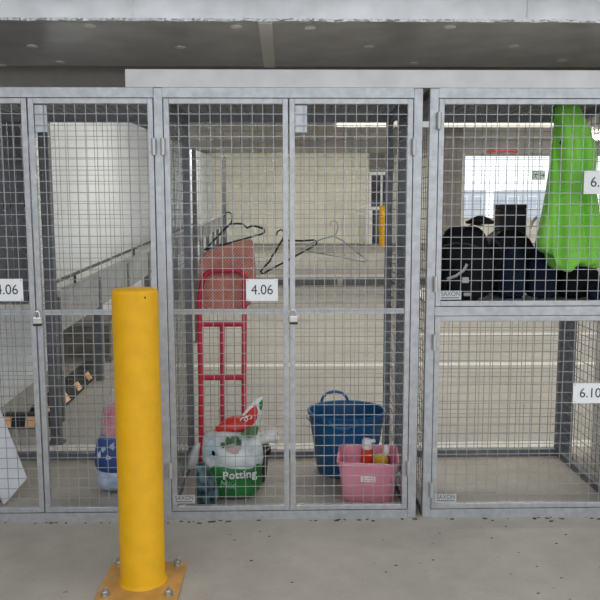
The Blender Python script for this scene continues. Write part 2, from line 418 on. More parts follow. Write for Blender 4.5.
# ------------------------------------------------------------------ bollard
bx, by = -.578, -.600
bo = thing('bollard', 'tall bright yellow steel bollard bolted to the concrete in front of the cages', 'bollard', (bx, by, 0))
bp = B(bx-.158, bx+.158, by-.165, by+.150, .0, .014).build('base_plate', YELP, bo, bevel=.002)
prof = [(.097, .0145), (.092, .022), (.0885, .030), (.0885, 1.178), (.086, 1.188), (.079, 1.194), (.05, 1.196), (.01, 1.197)]
pole = MB().lathe((bx, by, 0), prof, 48).build('pole', YEL, bo, True)
hp = P(151, 295.5, by-.085)
MB().cyl((bx+.052, by-.075, 1.168), (bx+.0535, by-.0735, 1.168), .004, 8).build('vent_hole', BLACK, pole)
for sx in (-1, 1):
    for sy in (-1, 1):
        cx, cy = bx+sx*.122, by+sy*.12
        n_ = MB().lathe((cx, cy, 0), [(.019, .0142), (.019, .0172)], 16).build('anchor_bolt', BOLT, bo, True)
        MB().lathe((cx, cy, 0), [(.0155, .0173), (.0155, .031), (.013, .033)], 6).build('nut', BOLT, n_)
        MB().lathe((cx, cy, 0), [(.009, .033), (.009, .043), (.006, .045)], 12).build('stud', BOLT, n_, True)

# ------------------------------------------------------------------ middle cage contents
# red hand trolley
def TY(z): return .70+.11*min(1, z/1.17)
def TP(px, py):
    Y = .72
    for _ in range(6):
        p = P(px, py, Y); Y = TY(p.z)
    return P(px, py, Y)
tx0, tx1 = TP(201, 400).x, TP(244, 400).x
ht = thing('hand_trolley', 'red tubular steel hand trolley standing at the back of the middle cage', 'hand trolley', ((tx0+tx1)/2, .7, 0))
def TZ(py): return TP(222, py).z
top = TZ(270.5)
rail = lambda x, zs: [Vector((x, TY(z), z)) for z in zs]
pts = [Vector((tx0, .70, .09)), Vector((tx0, TY(.5), .5)), Vector((TP(199, 300).x, TY(top-.17), top-.17)), Vector((TP(202, 284).x, TY(top-.07), top-.07)),
       Vector((TP(205, 277).x, TY(top-.03), top-.03)), Vector((TP(211, 271).x, TY(top), top)), Vector((TP(239, 271).x, TY(top), top)), Vector((TP(245, 276.5).x, TY(top-.03), top-.03)),
       Vector((TP(244.5, 300).x, TY(top-.17), top-.17)), Vector((tx1, TY(.5), .5)), Vector((tx1, .70, .09))]
MB().tube(pts, .0155, 10).build('tube_frame', RED, ht, True)
for py in (324, 377.5):
    z = TZ(py); MB().cyl((tx0, TY(z), z), (tx1, TY(z), z), .016, 10).build('cross_bar', RED, ht, True)
z0, z1 = .12, TZ(324); xm = TP(222.5, 380).x
MB().cyl((xm, TY(z0), z0), (xm, TY(z1), z1), .015, 10).build('centre_bar', RED, ht, True)
MB().cyl((tx0, TY(.2), .2), (tx1, TY(.2), .2), .0125, 10).build('cross_bar', RED, ht, True)
B(tx0-.02, tx1+.02, .672, .70, .015, .10).build('toe_back', RED, ht)
B(tx0-.03, tx1+.03, .655, .70, .012, .018).build('toe_plate', RED, ht)
MB().cyl((tx0-.005, .78, .1), (tx1+.005, .78, .1), .009, 8).build('axle', BOLT, ht, True)
for s_, x in ((-1, tx0), (1, tx1)):
    MB().tube([(x, .70, .1), (x, .78, .1)], .01, 6).build('axle_bracket', RED, ht)
    a = x-s_*.035
    wh = MB().loft([[(a+dx, .78+rr*math.cos(k*math.pi/12), .1+rr*math.sin(k*math.pi/12)) for k in range(24)] for dx, rr in ((-.02, .09), (-.016, .1), (.016, .1), (.02, .09))]).build('wheel', RUBBER, ht, True)
    MB().loft([[(a+dx, .78+.05*math.cos(k*math.pi/8), .1+.05*math.sin(k*math.pi/8)) for k in range(16)] for dx in (-.022, .022)]).build('hub', BOLT, wh)

# pink woven bag behind the trolley handle
def weave(name, c1, c2, sc):
    m = mat(name, c1, .85, sheen=.3); nt = m.node_tree; b = nt.nodes['Principled BSDF']
    tc = nt.nodes.new('ShaderNodeTexCoord'); ck = nt.nodes.new('ShaderNodeTexChecker'); ck.inputs['Scale'].default_value = sc
    ck.inputs['Color1'].default_value = (*c1, 1); ck.inputs['Color2'].default_value = (*c2, 1)
    n = nt.nodes.new('ShaderNodeTexNoise'); n.inputs['Scale'].default_value = 25
    mx = nt.nodes.new('ShaderNodeMix'); mx.data_type = 'RGBA'; mx.blend_type = 'MULTIPLY'; mx.inputs['Factor'].default_value = .5
    nt.links.new(tc.outputs['Object'], ck.inputs['Vector']); nt.links.new(tc.outputs['Object'], n.inputs['Vector'])
    nt.links.new(ck.outputs['Color'], mx.inputs['A']); nt.links.new(n.outputs['Fac'], mx.inputs['B']); nt.links.new(mx.outputs['Result'], b.inputs['Base Color'])
    return m
WEAVE = weave('pink_weave', (.78, .20, .17), (.84, .48, .36), 105)
rows = [(237, 203, 252, 15), (241, 202, 253, 15), (252, 200, 254.5, 8), (265, 199, 256, 0), (280, 198, 257, 0), (295, 196, 256.5, 0), (306, 200, 250, 0), (312, 206, 240, 0)]
N = 20; rg = []
def bagrow(py, xl, xr, tilt, Yc, th, i):
    ring = []
    for k in range(N):
        a = 2*math.pi*k/N; u = math.cos(a); v = math.sin(a)
        px = (xl+xr)/2+(xr-xl)/2*math.copysign(abs(u)**.6, u)
        pyy = py + tilt*(1-math.copysign(abs(u)**.6, u))/2
        p = P(px, pyy, Yc)
        p.y = Yc + th*math.copysign(abs(v)**.8, v) + .006*math.sin(px*.35+i)
        ring.append(p)
    return ring
ths = (.003, .012, .020, .026, .028, .026, .02, .008)
wbag = MB().loft([bagrow(r[0], r[1], r[2], r[3], .858, ths[i]*.75, i) for i, r in enumerate(rows)])
tag(wbag.build('woven_bag', WEAVE, None, True, subsurf=1), 'pink and orange checked woven bag tucked behind the red trolley handle', 'bag')

# coat hangers hooked on the back mesh
HBLK = mat('hanger_black', (.012, .012, .014), .4); HCLR = mat('hanger_clear', (.42, .43, .43), .25, 0, alpha=.75)
def hanger(m, hook, neck, sl, sr, bl, br, label, r, Y=.868, notch=True):
    """all in photo px on the plane Y: hook points, neck, shoulder ends, bar ends"""
    n3 = P(*neck, Y)
    t = thing('coat_hanger', label, 'coat hanger', n3, 'coat hangers inside the middle cage')
    MB().tube([P(*q, Y) for q in hook], r*.8, 6).build('hook', m, t, True)
    MB().tube([P(*q, Y) for q in sl], r, 6).build('arm', m, t, True)
    MB().tube([P(*q, Y) for q in sr], r, 6).build('arm', m, t, True)
    MB().tube([P(*q, Y) for q in (bl, br)], r*.9, 6).build('trouser_bar', m, t, True)
hanger(HBLK, [(224.5, 216), (226, 213), (229, 212), (232, 214.5), (232.4, 219), (231, 223), (229, 225)], (229, 225),
       [(229, 225), (218, 236), (206, 249), (204, 250)], [(229, 225), (236, 223.5), (243, 224), (247, 228), (252, 225.5), (259, 227), (264, 229), (264.5, 232), (262, 234)],
       (205, 249.5), (262, 234), 'black plastic coat hanger hanging above the pink woven bag', .0065)
hanger(HBLK, [(276.5, 235), (277.5, 231.5), (281, 229.5), (284, 232), (283.8, 236), (281.5, 241)], (281.5, 241),
       [(281.5, 241), (275, 252), (272, 256), (270, 261), (264, 267), (260.5, 272), (262, 273.5), (265, 273)], [(281.5, 241), (290, 240.5), (302, 240.8), (314, 240), (317, 241.5), (316, 244), (312, 247)],
       (264, 273), (313, 246.5), 'black coat hanger hanging askew behind the middle door stiles', .0065)
hanger(HCLR, [(330.5, 226), (331, 222), (334, 220.5), (337.5, 223), (338, 228), (336, 234), (333.5, 236)], (333.5, 236),
       [(333.5, 236), (322, 239), (312, 243), (302, 249)], [(333.5, 236), (343, 241), (354, 250), (364, 258), (367, 261), (363, 262)],
       (303, 250), (364, 262), 'clear grey coat hanger hanging in the right half of the middle cage', .0045, .85)

# blue tub
by_ = .655; p0 = P(346.5, 409, by_); rt_ = (P(386, 409, by_).x-P(307, 409, by_).x)/2
bt = thing('flexible_tub', 'deep blue flexible tub with a loop handle standing behind the pink tub', 'tub', (p0.x, by_, 0))
zr = p0.z; rb = .155
MB().lathe((p0.x, by_, 0), [(.01, .002), (rb, .003), (rb+.012, .02), (rt_-.010, zr-.02), (rt_-.002, zr-.014), (rt_, zr-.004), (rt_-.005, zr), (rt_-.014, zr-.003), (rt_-.02, zr-.03), (rb, .03), (.01, .025)], 40, sy=.92).build('body', BLUE, bt, True)
for sy, hh, tilt in ((1, .062, .0), (-1, .05, .9)):
    pts = []
    for k in range(13):
        a = math.pi*k/12
        zz = .006+hh*math.sin(a)
        yy = by_+sy*(rt_*.92-.01)
        if tilt: pts.append((p0.x-.04+.075*math.cos(a), by_-rt_*.92-.012-.012*math.sin(a), zr-.004-.045*math.sin(a)))
        else: pts.append((p0.x-.055+.078*math.cos(a), yy-.01, zr-.012+zz))
    MB().tube(pts, .009, 8).build('handle', BLUE, bt, True)
MB().lathe((p0.x, by_, 0), [(rt_+.001, zr-.05), (rt_+.004, zr-.046), (rt_+.001, zr-.042)], 40, False, False, sy=.92).build('rib', BLUE, bt, True)

# pink tub
def rrect(cx, cy, hx, hy, r, z, rot=0, n=6):
    out = []
    for qx, qy, a0 in ((1, 1, 0), (-1, 1, 90), (-1, -1, 180), (1, -1, 270)):
        for k in range(n+1):
            a = math.radians(a0+90*k/n)
            x = qx*(hx-r)+r*math.cos(a); y = qy*(hy-r)+r*math.sin(a)
            out.append(Vector((cx+x*math.cos(rot)-y*math.sin(rot), cy+x*math.sin(rot)+y*math.cos(rot), z)))
    return out
zpk = P(370, 464.5, .135).z
pk = thing('pink_tub', 'pink rectangular plastic tub with a white sticker in front of the blue tub', 'tub', (.425, .3, 0))
pcx, pcy, rot = .434, .300, math.radians(-7)
rings = [rrect(pcx, pcy, .125, .108, .03, .003, rot), rrect(pcx, pcy, .132, .115, .035, .012, rot), rrect(pcx, pcy, .150, .150, .04, zpk-.02, rot), rrect(pcx, pcy, .159, .158, .045, zpk-.018, rot),
         rrect(pcx, pcy, .160, .160, .045, zpk, rot), rrect(pcx, pcy, .148, .148, .04, zpk, rot), rrect(pcx, pcy, .146, .144, .04, zpk-.02, rot), rrect(pcx, pcy, .128, .110, .03, .016, rot)]
MB().loft(rings).build('body', PINK, pk, True)
stz = P(372, 479, .16).z; sx_ = P(371, 479, .16).x
cr_, sr_ = math.cos(rot), math.sin(rot)
def pkfront(dx, z, out=.0008):     # a point on the front face
    hy = .115+(.150-.115)*(z-.012)/(zpk-.032)
    return Vector((pcx+dx*cr_+(hy+out)*sr_, pcy+dx*sr_-(hy+out)*cr_, z))
STK = mat('sticker_white', (.9, .85, .86), .5)
def patch(px0, px1, py0, py1):
    a, b_ = [P((px0+px1)/2, q, .165).z for q in (py1, py0)]
    d0, d1_ = [(P(q, 480, .165).x-pcx) for q in (px0, px1)]
    fr = [pkfront(d0, a), pkfront(d1_, a), pkfront(d1_, b_), pkfront(d0, b_)]
    bk = [pkfront(d0, a, -.004), pkfront(d1_, a, -.004), pkfront(d1_, b_, -.004), pkfront(d0, b_, -.004)]
    return MB().loft([bk, fr])
patch(364, 378.5, 476, 482).build('sticker', STK, pk)
GREYTXT = mat('sticker_print', (.75, .45, .5), .5)
for q in ((366, 369, 477.5, 478.6), (370.5, 376, 477.5, 478.6), (366, 371, 479.8, 480.9), (372, 377, 479.8, 480.9)):
    m_ = patch(*q); m_.v = [tuple(Vector(v)+Vector((0, -.0006, 0))) for v in m_.v]; m_.build('print_line', GREYTXT, pk)
# tub contents
def bottle(px, py_top, Y, zb, r, m, mc, label, name='bottle', grp=None):
    c = P(px, py_top, Y); zt = c.z
    t = thing(name, label, 'bottle', (c.x, Y, zb))
    hgt = zt-zb
    MB().lathe((c.x, Y, zb), [(r*.9, 0), (r, .006), (r, hgt*.62), (r*.8, hgt*.72), (r*.45, hgt*.78), (r*.45, hgt*.80)], 16).build('body', m, t, True)
    MB().lathe((c.x, Y, zb), [(r*.6, hgt*.78), (r*.62, hgt*.80), (r*.55, hgt*.98), (r*.4, hgt)], 16).build('cap', mc, t, True)
    return t
REDP = mat('red_bottle', (.75, .06, .02), .35); WHP = mat('white_plastic', (.85, .85, .85), .4); MAG = mat('magenta_bottle', (.45, .05, .16), .35)
CRM = mat('cream_label', (.85, .78, .7), .5)
c = P(367, 439, .37)
t = thing('spray_bottle', 'red bottle with chunky white cap standing in the pink tub', 'bottle', (c.x, .37, .03))
MB().lathe((c.x, .37, 0), [(.03, .03), (.034, .036), (.034, .17), (.033, .2), (.030, c.z-.052)], 18).build('body', REDP, t, True)
MB().lathe((c.x, .37, 0), [(.0345, .06), (.0345, .14)], 18, False, False).build('label', CRM, t, True)
MB().lathe((c.x, .37, 0), [(.026, c.z-.052), (.028, c.z-.045), (.028, c.z-.012), (.022, c.z)], 16).build('cap', WHP, t, True)
B(c.x-.012, c.x+.045, .36, .38, c.z-.018, c.z-.002).build('spout', WHP, t, bevel=.004)
bottle(386, 445, .35, .03, .026, MAG, WHP, 'dark pink bottle with pale cap in the right corner of the pink tub')
c = P(381, 460, .27)
BALL = mat('yellow_ball', (.62, .34, .02), .6, col2=(.62, .55, .06), scale=14)
t = thing('toy_ball', 'yellow and orange ball lying in the pink tub', 'ball', (c.x, .27, c.z-.036))
MB().lathe((c.x, .27, c.z), [(.036*math.sin(math.pi*k/12)+.0001, -.036*math.cos(math.pi*k/12)) for k in range(13)], 20).build('ball', BALL, t, True)
MB().tube([(c.x+.0365*math.cos(a), .27+.0365*math.sin(a)*.5, c.z+.0365*math.sin(a)*.86) for a in [2*math.pi*k/24 for k in range(24)]], .0015, 5, closed=True).build('seam', ORANGE, t)
# padding that the ball rests on
ch_ = MB().lathe((c.x-.01, .29, 0), [(.05, .017), (.055, .03), (.045, c.z-.05), (.02, c.z-.036)], 14)
tag(ch_.build('cloth_bundle', mat('pale_cloth', (.55, .4, .42), .9, bump=.3, bscale=30), None, True), 'crumpled pale cloth inside the pink tub under the yellow ball', 'cloth')

# potting mix bag
GREEN = mat('bag_green', (.012, .13, .025), .35, 0, col2=(.022, .20, .04), scale=9, bump=.35, bscale=14)
BWHITE = mat('bag_white', (.42, .47, .48), .3, 0, col2=(.74, .77, .76), scale=14, bump=.5, bscale=13)
BRED = mat('bag_red', (.62, .03, .015), .35, 0, var=.12, scale=12, bump=.3, bscale=14)
DKG = mat('bag_dark_leaf', (.03, .09, .035), .4, 0, col2=(.10, .20, .08), scale=35)
pyc = .315
pb = thing('potting_mix_bag', 'plump green, white and red potting mix bag standing in the middle cage', 'bag', (P(230, 480, pyc).x, pyc, 0))
def pouch(rows, Yc, seed, N=36, pw=.75):
    rg = []; r_ = random.Random(seed); ph = r_.uniform(0, 6)
    for i, (py, xl, xr, th, dy) in enumerate(rows):
        ring = []
        zc = P((xl+xr)/2, py, Yc).z if py is not None else 0.002
        for k in range(N):
            a = 2*math.pi*k/N; u, v = math.cos(a), math.sin(a)
            uu = math.copysign(abs(u)**pw, u); vv = math.copysign(abs(v)**pw, v)
            x0 = P(xl, py or 495, Yc).x; x1 = P(xr, py or 495, Yc).x
            wr = 1+.03*math.sin(5*a+ph+i*.9)+.02*math.sin(9*a+i*1.7)
            ring.append(Vector(((x0+x1)/2+(x1-x0)/2*uu*wr, Yc+dy+th*vv*wr, max(.002, zc+.006*math.sin(3*a+i*2)))))
        rg.append(ring)
    return rg
lowr = [(None, 202, 255, .085, 0), (489, 197, 260, .095, 0), (478, 197, 262, .102, 0), (468, 200, 262.5, .10, 0), (461, 202, 262, .098, 0), (455, 206, 258, .08, 0), (452, 212, 252, .05, 0)]
pouch_low = MB().loft(pouch(lowr, pyc, 1)); pl = pouch_low.build('green_body', GREEN, pb, True, subsurf=1)
upr = [(472, 215, 250, .05, 0), (468, 208, 258, .08, 0), (462.5, 202, 263, .100, 0), (455, 201.5, 263, .098, 0), (446, 202, 262.5, .088, .005), (438, 203, 261, .07, .01), (433, 206, 258, .045, .02), (430.5, 212, 252, .018, .03)]
pu = MB().loft(pouch(upr, pyc, 2)).build('white_body', BWHITE, pb, True, subsurf=1)
# dark leaf print and a brownish picture on the white part
def blob(cx, cy, rx, ry, Y, m, nm, par, seed, th=.003):
    r_ = random.Random(seed); n = 18; f0 = []; f1 = []
    for k in range(n):
        a = 2*math.pi*k/n; q = 1+.25*math.sin(3*a+seed)+r_.uniform(-.15, .15)
        f0.append(P(cx+rx*q*math.cos(a), cy+ry*q*math.sin(a), Y)); f1.append(f0[-1]+Vector((0, th, 0)))
    return MB().loft([f1, f0]).build(nm, m, par)
BRN = mat('print_tan', (.50, .38, .36), .5); LBLUE = mat('print_blue', (.30, .42, .50), .45, 0, col2=(.55, .64, .70), scale=18)
yfr = pyc-.096
for cx, cy, rx, ry, m_, s_ in ((228, 442, 3.2, 3.2, DKG, 1), (234, 440, 3.5, 2.6, DKG, 2), (223, 446, 2.2, 2, DKG, 3), (239, 443, 2.5, 1.8, DKG, 5), (234, 450, 7, 4, BRN, 4), (211, 449, 5.5, 8, LBLUE, 6), (214, 456, 4, 4.5, LBLUE, 7)):
    blob(cx, cy, rx, ry, yfr+.008, m_, 'print', pu, s_, .03)
# red crumpled top and the standing flap
red = [(432, 210, 250, .045, .02), (427, 216, 250, .05, .03), (423, 222, 248, .045, .035), (420, 228, 246, .03, .04), (418.5, 232, 243, .012, .045)]
MB().loft(pouch(red, pyc, 3)).build('red_top', BRED, pb, True, subsurf=1)
def sheet(pxs, Y, m, nm, par, curve=.03, th=.004):
    """a stiff flap from a photo outline, curved in depth, with thickness"""
    n = len(pxs); cxm = sum(p[0] for p in pxs)/n
    f0 = [P(x, y, Y) for x, y in pxs]
    f0 = [v+Vector((0, curve*((v.x-f0[0].x)*6)**2*.3, 0)) for v in f0]
    f1 = [v+Vector((0, th, 0)) for v in f0]
    return MB().loft([f1, f0]).build(nm, m, par)
YF = pyc+.0
sheet([(236, 431), (238, 424), (244, 414), (250, 408), (255, 405), (258, 409), (257, 420), (252, 426), (244, 432)], YF, BRED, 'red_flap', pb)
sheet([(242, 415), (248, 408), (255, 400.5), (262, 396.5), (263, 398.5), (257, 404), (250, 409.5), (244, 416)], YF-.004, WHP, 'flap_seam', pb)
sheet([(256, 405), (262.5, 398.5), (263.5, 406), (261, 416), (259, 424), (255, 430), (252, 427), (257, 419), (258, 411)], YF-.002, BWHITE, 'white_flap', pb)
sheet([(259, 403), (262.5, 399.5), (263, 405), (261.5, 411), (259.5, 409)], YF-.005, GREEN, 'green_corner', pb)
sheet([(240, 434), (247, 429), (256, 425), (259, 428), (257, 435), (249, 438)], YF-.06, DKG, 'leaf_print', pb)
MB().tube([P(*q, YF-.006) for q in ((240, 421), (242, 418), (246, 416.5), (248, 419), (246, 421.5), (244, 420), (246, 417), (250, 415), (252, 417), (250, 419))], .0035, 5).build('white_swirl', WHP, pb, True)
# lettering, wrapped on the front of the bag
def bagtext(body, px, py, size, wd, rotd):
    R0 = Matrix(((1, 0, 0), (0, 0, -1), (0, 1, 0))); R = Matrix.Rotation(math.radians(-rotd), 3, 'Y') @ R0
    p = P(px, py, pyc-.110)
    return text('lettering', body, size, p, TXTW, pb, wd, .006, R)
TXTW = mat('bag_lettering', (.72, .80, .76), .5); TXTG = mat('bag_lettering_small', (.45, .62, .45), .5)
bagtext('Potting', 240, 475, .056, .172, 4)
TXTW = mat('bag_lettering_dim', (.20, .42, .26), .5)
bagtext('Mix', 228, 485, .050, .075, -6)
# clear crumpled plastic and a bluish liner on the left of the bag
CLEAR = mat('clear_plastic', (.60, .63, .64), .18, 0, col2=(.78, .80, .80), scale=16, bump=.6, bscale=18, alpha=.62)
cpl = [(470, 189, 197, .03, 0), (463, 187, 199, .045, 0), (455, 189, 199, .045, 0), (448, 192, 200, .04, 0), (442, 196, 201, .02, 0)]
tag(MB().loft(pouch(cpl, .27, 5, 24)).build('plastic_wrap', CLEAR, None, True, subsurf=1), 'crumpled clear plastic wrap bulging left of the potting mix bag', 'plastic')
LIN = mat('liner_blue', (.010, .020, .028), .35, 0, col2=(.12, .24, .26), scale=22, bump=.5, bscale=20)
lb = [(None, 197, 218, .045, 0), (492, 195, 219, .055, 0), (484, 196, 218, .06, 0), (475, 195, 212, .06, 0), (467, 195, 207, .05, 0), (463, 197, 206, .03, 0)]
tag(MB().loft(pouch(lb, .16, 8, 28)).build('blue_sack', LIN, None, True, subsurf=1), 'small dark blue and white printed sack leaning on the potting mix bag', 'sack')
# black plant pot behind the bag
ppx = P(245, 470, .50)
pot = thing('plant_pot', 'black plastic plant pot behind the potting mix bag', 'pot', (ppx.x, .54, 0))
prx = P(271, 447, .54).x-P(249, 447, .54).x; pz = P(265, 447, .54).z
MB().lathe((P(249, 447, .54).x, .54, 0), [(.01, .002), (.095, .003), (prx-.012, pz-.035), (prx-.011, pz-.033), (prx, pz-.03), (prx, pz), (prx-.012, pz), (prx-.02, pz-.03), (.09, .02), (.01, .015)], 32).build('body', BLACK, pot, True)
MB().lathe((P(249, 447, .54).x, .54, 0), [(prx+.001, pz-.034), (prx+.003, pz-.03), (prx+.001, pz-.026)], 32, False, False).build('rim', BLACK, pot, True)
# white roll across the top of the pot
ra, rb2 = P(257, 439.5, .45), P(277.5, 434, .44)
rl = thing('paper_roll', 'white paper roll lying across the potting mix bag', 'roll', ra)
MB().tube([ra, rb2], .033, 24).build('roll', mat('roll_white', (.86, .86, .85), .6), rl, True)
dd = (rb2-ra).normalized()
MB().tube([rb2, rb2+dd*.0012], .010, 12).build('core', mat('roll_core', (.3, .27, .22), .8), rl)

# ------------------------------------------------------------------ left cage contents
FOAM = mat('white_board', (.66, .67, .70), .6, 0, var=.05, scale=7, bump=.05)
cA, cB, cT = G(4, 506), P(26, 479.5, .28), P(-4, 393, .40)
# a thick white board: bottom corner on the floor, leaning back to the left
q0 = Vector((cA.x, cA.y, .003)); q1 = Vector((cB.x, .30, cB.z)); e = Vector((cT.x-cB.x-.02, .12, cT.z-cB.z))
q2 = q1+e*1.15; q3 = q0+e*1.15
nrm = (q1-q0).cross(q3-q0).normalized()*.03
if nrm.y < 0: nrm = -nrm
wbd = MB().loft([[q0+nrm, q1+nrm, q2+nrm, q3+nrm], [q0, q1, q2, q3]])
bd = thing('white_board', 'thick white board leaning on its corner in the left cage', 'board', q0)
bo_ = wbd.build('panel', FOAM, bd, bevel=.004)
TIM = mat('timber_edge', (.22, .16, .10), .7)
tag(MB().tube([Vector((cA.x-.02, cA.y+.05, .012)), Vector((cA.x-.20, cA.y+.12, .012))], .012, 6).build('timber_offcut', TIM), 'dark timber offcut on the floor under the white board', 'timber')

# plastic bag with red and blue packs behind the bollard
pgY = .40
pgl = thing('carrier_bag', 'clear carrier bag with red, blue and white packs, partly behind the yellow bollard', 'bag', (P(112, 480, pgY).x, pgY, 0))
BAGB = mat('pack_blue', (.012, .045, .19), .4, 0, col2=(.03, .085, .28), scale=9)
BAGR = mat('pack_red', (.62, .03, .09), .4, 0, col2=(.75, .25, .32), scale=20)
BAGW = mat('pack_white', (.62, .68, .76), .4, 0, col2=(.30, .42, .62), scale=14)
MB().loft(pouch([(None, 101, 132, .06, 0), (482, 97.5, 135, .08, 0), (472, 97, 136, .085, 0), (464, 98, 135, .078, 0), (458, 104, 130, .05, 0)], pgY, 11, 24)).build('white_pack', BAGW, pgl, True, subsurf=1)
MB().loft(pouch([(474, 106, 128, .05, 0), (469, 99, 134, .08, 0), (464, 95.5, 137, .086, 0), (456, 94.5, 137, .085, 0), (446, 95, 137, .08, 0), (437, 98, 134, .07, 0), (431, 104, 130, .04, 0)], pgY, 12, 24)).build('blue_pack', BAGB, pgl, True, subsurf=1)
MB().loft(pouch([(440, 106, 128, .04, 0), (434, 104, 130, .05, 0), (424, 103, 131, .05, 0), (412, 104, 130, .045, 0), (402, 106, 128, .03, 0)], pgY, 13, 24)).build('red_pack', BAGR, pgl, True, subsurf=1)
MB().loft(pouch([(437, 99, 133, .06, 0), (424, 101, 133, .06, 0), (408, 103, 132, .05, 0), (397, 106, 130, .03, 0), (392, 110, 126, .015, 0)], pgY, 14, 24), False, False).build('clear_wrap', mat('thin_clear_wrap', (.6, .63, .66), .2, 0, alpha=.28, bump=.5, bscale=20), pgl, True, subsurf=1)
for q in ((99, 455, 1.6, 3), (103, 450, 2, 2), (108, 458, 2.5, 2), (112, 447, 2, 3)):
    blob(*q, pgY-.088, BAGW, 'print', pgl, int(q[0]), .02)

# ------------------------------------------------------------------ upper right: green jacket
HIVIS = mat('hivis_green', (.20, .60, .05), .6, 0, col2=(.26, .72, .08), scale=6, bump=.25, bscale=12, sheen=.2)
JY = .20
jk = thing('rain_jacket', 'bright lime green rain jacket hanging in the upper right cage', 'jacket', P(570, 270, JY))
jrows = [(103, 556, 578, .03), (110, 555, 581, .045), (120, 555, 585, .05), (130, 555, 588.5, .055), (140, 553.5, 592, .06), (148, 552.5, 595, .06), (160, 551, 595.5, .062), (172, 548.5, 594, .065), (185, 546.5, 594, .07), (200, 544.5, 596, .072), (215, 541, 598, .075), (230, 538, 601, .08), (242, 536, 604, .082), (250, 536, 606, .082), (257, 537, 607, .08), (264, 538, 607, .076)]
def hem(px):
    if px < 546: return 252+(px-536)*.15
    if px < 549: return 254+(px-546)*2
    if px < 572: return 263+12.5*math.sin((px-549)/23*math.pi)**.6
    return 261.5+min(8, (px-570)*.32)+1.2*math.sin(px*.7)
NJ = 110
rg = []
for i, (py, xl, xr, th) in enumerate(jrows):
    ring = []
    for k in range(NJ):
        a = 2*math.pi*k/NJ; u, v = math.cos(a), math.sin(a)
        px = (xl+xr)/2+(xr-xl)/2*math.copysign(abs(u)**.85, u)
        amp = min(1, i/5)
        f1 = 1-abs(math.sin(px*.13+.02*i)); f2 = 1-abs(math.sin(px*.27+1.1-.05*i))
        fold = amp*(.030*f1*f1+.016*f2*f2-.014)+.006*math.sin(px*.1+i*.7)
        pyy = py
        if i >= 12: pyy = 236+(hem(px)-236)*((i-11)/4)
        p = P(px, pyy, JY); p.y = JY+th*math.copysign(abs(v)**.9, v)+fold*(1 if v < 0 else .5)
        ring.append(p)
    rg.append(ring)
MB().loft(rg).build('body', HIVIS, jk, True, subsurf=1)
hd = []
for i, (py, xl, xr, th) in enumerate([(103, 557, 576, .04), (109, 551, 560, .035), (116, 550.5, 559, .035), (120, 552, 557, .02)]):
    hd.append([P((xl+xr)/2+(xr-xl)/2*math.cos(2*math.pi*k/16), py, JY+.03)+Vector((0, th*math.sin(2*math.pi*k/16), 0)) for k in range(16)])
MB().loft(hd).build('hood', mat('hood_green', (.06, .33, .03), .6), jk, True, subsurf=1)
ct = P(566, 103, JY)
MB().tube([ct, Vector((ct.x, JY, 2.03)), Vector((ct.x+.01, JY+.01, 2.036))], .003, 6).build('hanging_loop', BLACK, jk)
MB().tube([P(561, 141, JY-.075), P(560, 144, JY-.077)], .006, 6).build('snap', BLACK, jk)

# ------------------------------------------------------------------ upper right: dark gear on the shelf
ZS = zb_-.004
def soft(name, m, parent, x0, x1, y0, y1, z0, z1, seed=0, pw=.5, n=28, lv=7, lean=0, topr=.5):
    r_ = random.Random(seed); rings = []; ph = r_.uniform(0, 6)
    for i in range(lv):
        t = i/(lv-1); z = z0+(z1-z0)*t
        k_ = 1-.10*abs(2*t-.8)**2-(1-topr)*max(0, (t-.6)/.4)**2
        ring = []
        for k in range(n):
            a = 2*math.pi*k/n; u, v = math.cos(a), math.sin(a)
            wr = 1+.035*math.sin(4*a+ph+i)+.02*math.sin(7*a+2*i)
            ring.append(Vector(((x0+x1)/2+lean*t+(x1-x0)/2*k_*wr*math.copysign(abs(u)**pw, u), (y0+y1)/2+(y1-y0)/2*k_*wr*math.copysign(abs(v)**pw, v), z+.012*t*math.sin(2*a+ph))))
        rings.append(ring)
    return MB().loft(rings).build(name, m, parent, True, subsurf=1)
BK1 = mat('black_nylon', (.005, .005, .006), .75, 0, spec=.2, var=.3, scale=20, bump=.4, bscale=25)
BK2 = mat('black_leather', (.006, .0055, .006), .55, 0, spec=.25, bump=.4, bscale=22)
GRYB = mat('charcoal_fabric', (.030, .029, .031), .75, 0, var=.15, scale=30)
NAVY = mat('navy_denim', (.005, .009, .022), .85, 0, spec=.2, col2=(.009, .016, .038), scale=40, bump=.3, bscale=20)
SILV = mat('dull_silver', (.42, .41, .40), .4, .5)
X = lambda px, Y=.4: P(px, 260, Y).x
Z = lambda py, Y=.4: P(500, py, Y).z
# black backpack at the left
g = thing('backpack', 'black backpack on the shelf beside the left post of the upper right cage', 'backpack', (X(460), .35, ZS))
soft('body', BK1, g, X(436, .35), X(488, .35), .22, .42, ZS, Z(226, .36), 21, topr=.75)
soft('front_pocket', BK1, g, X(444, .24), X(478, .24), .15, .26, ZS, Z(262, .2), 22)
MB().tube([P(*q, .145) for q in ((447, 279), (456, 276), (464, 270), (467, 264))], .008, 6).build('strap', SILV, g, True)
MB().tube([P(*q, .145) for q in ((443, 246), (455, 243), (468, 244), (478, 247))], .005, 6).build('zip', GRYB, g, True)
B(X(462, .15), X(469, .15), .140, .150, Z(283, .15), Z(277, .15)).build('buckle', SILV, g, bevel=.003)
B(X(464, .15), X(471, .15), .140, .150, Z(296, .15), Z(292.5, .15)).build('buckle', SILV, g, bevel=.003)
# black helmet-like rolled jacket on top of it
g = thing('rolled_jacket', 'black rolled jacket lying on top of the backpack', 'jacket', (X(475), .36, Z(226)))
soft('roll', BK2, g, X(462), X(490), .26, .41, Z(224), Z(217), 23, pw=.8)
MB().tube([P(q, r_, .262) for q, r_ in ((466, 228), (474, 224), (484, 226))], .006, 6).build('collar', BK1, g, True)
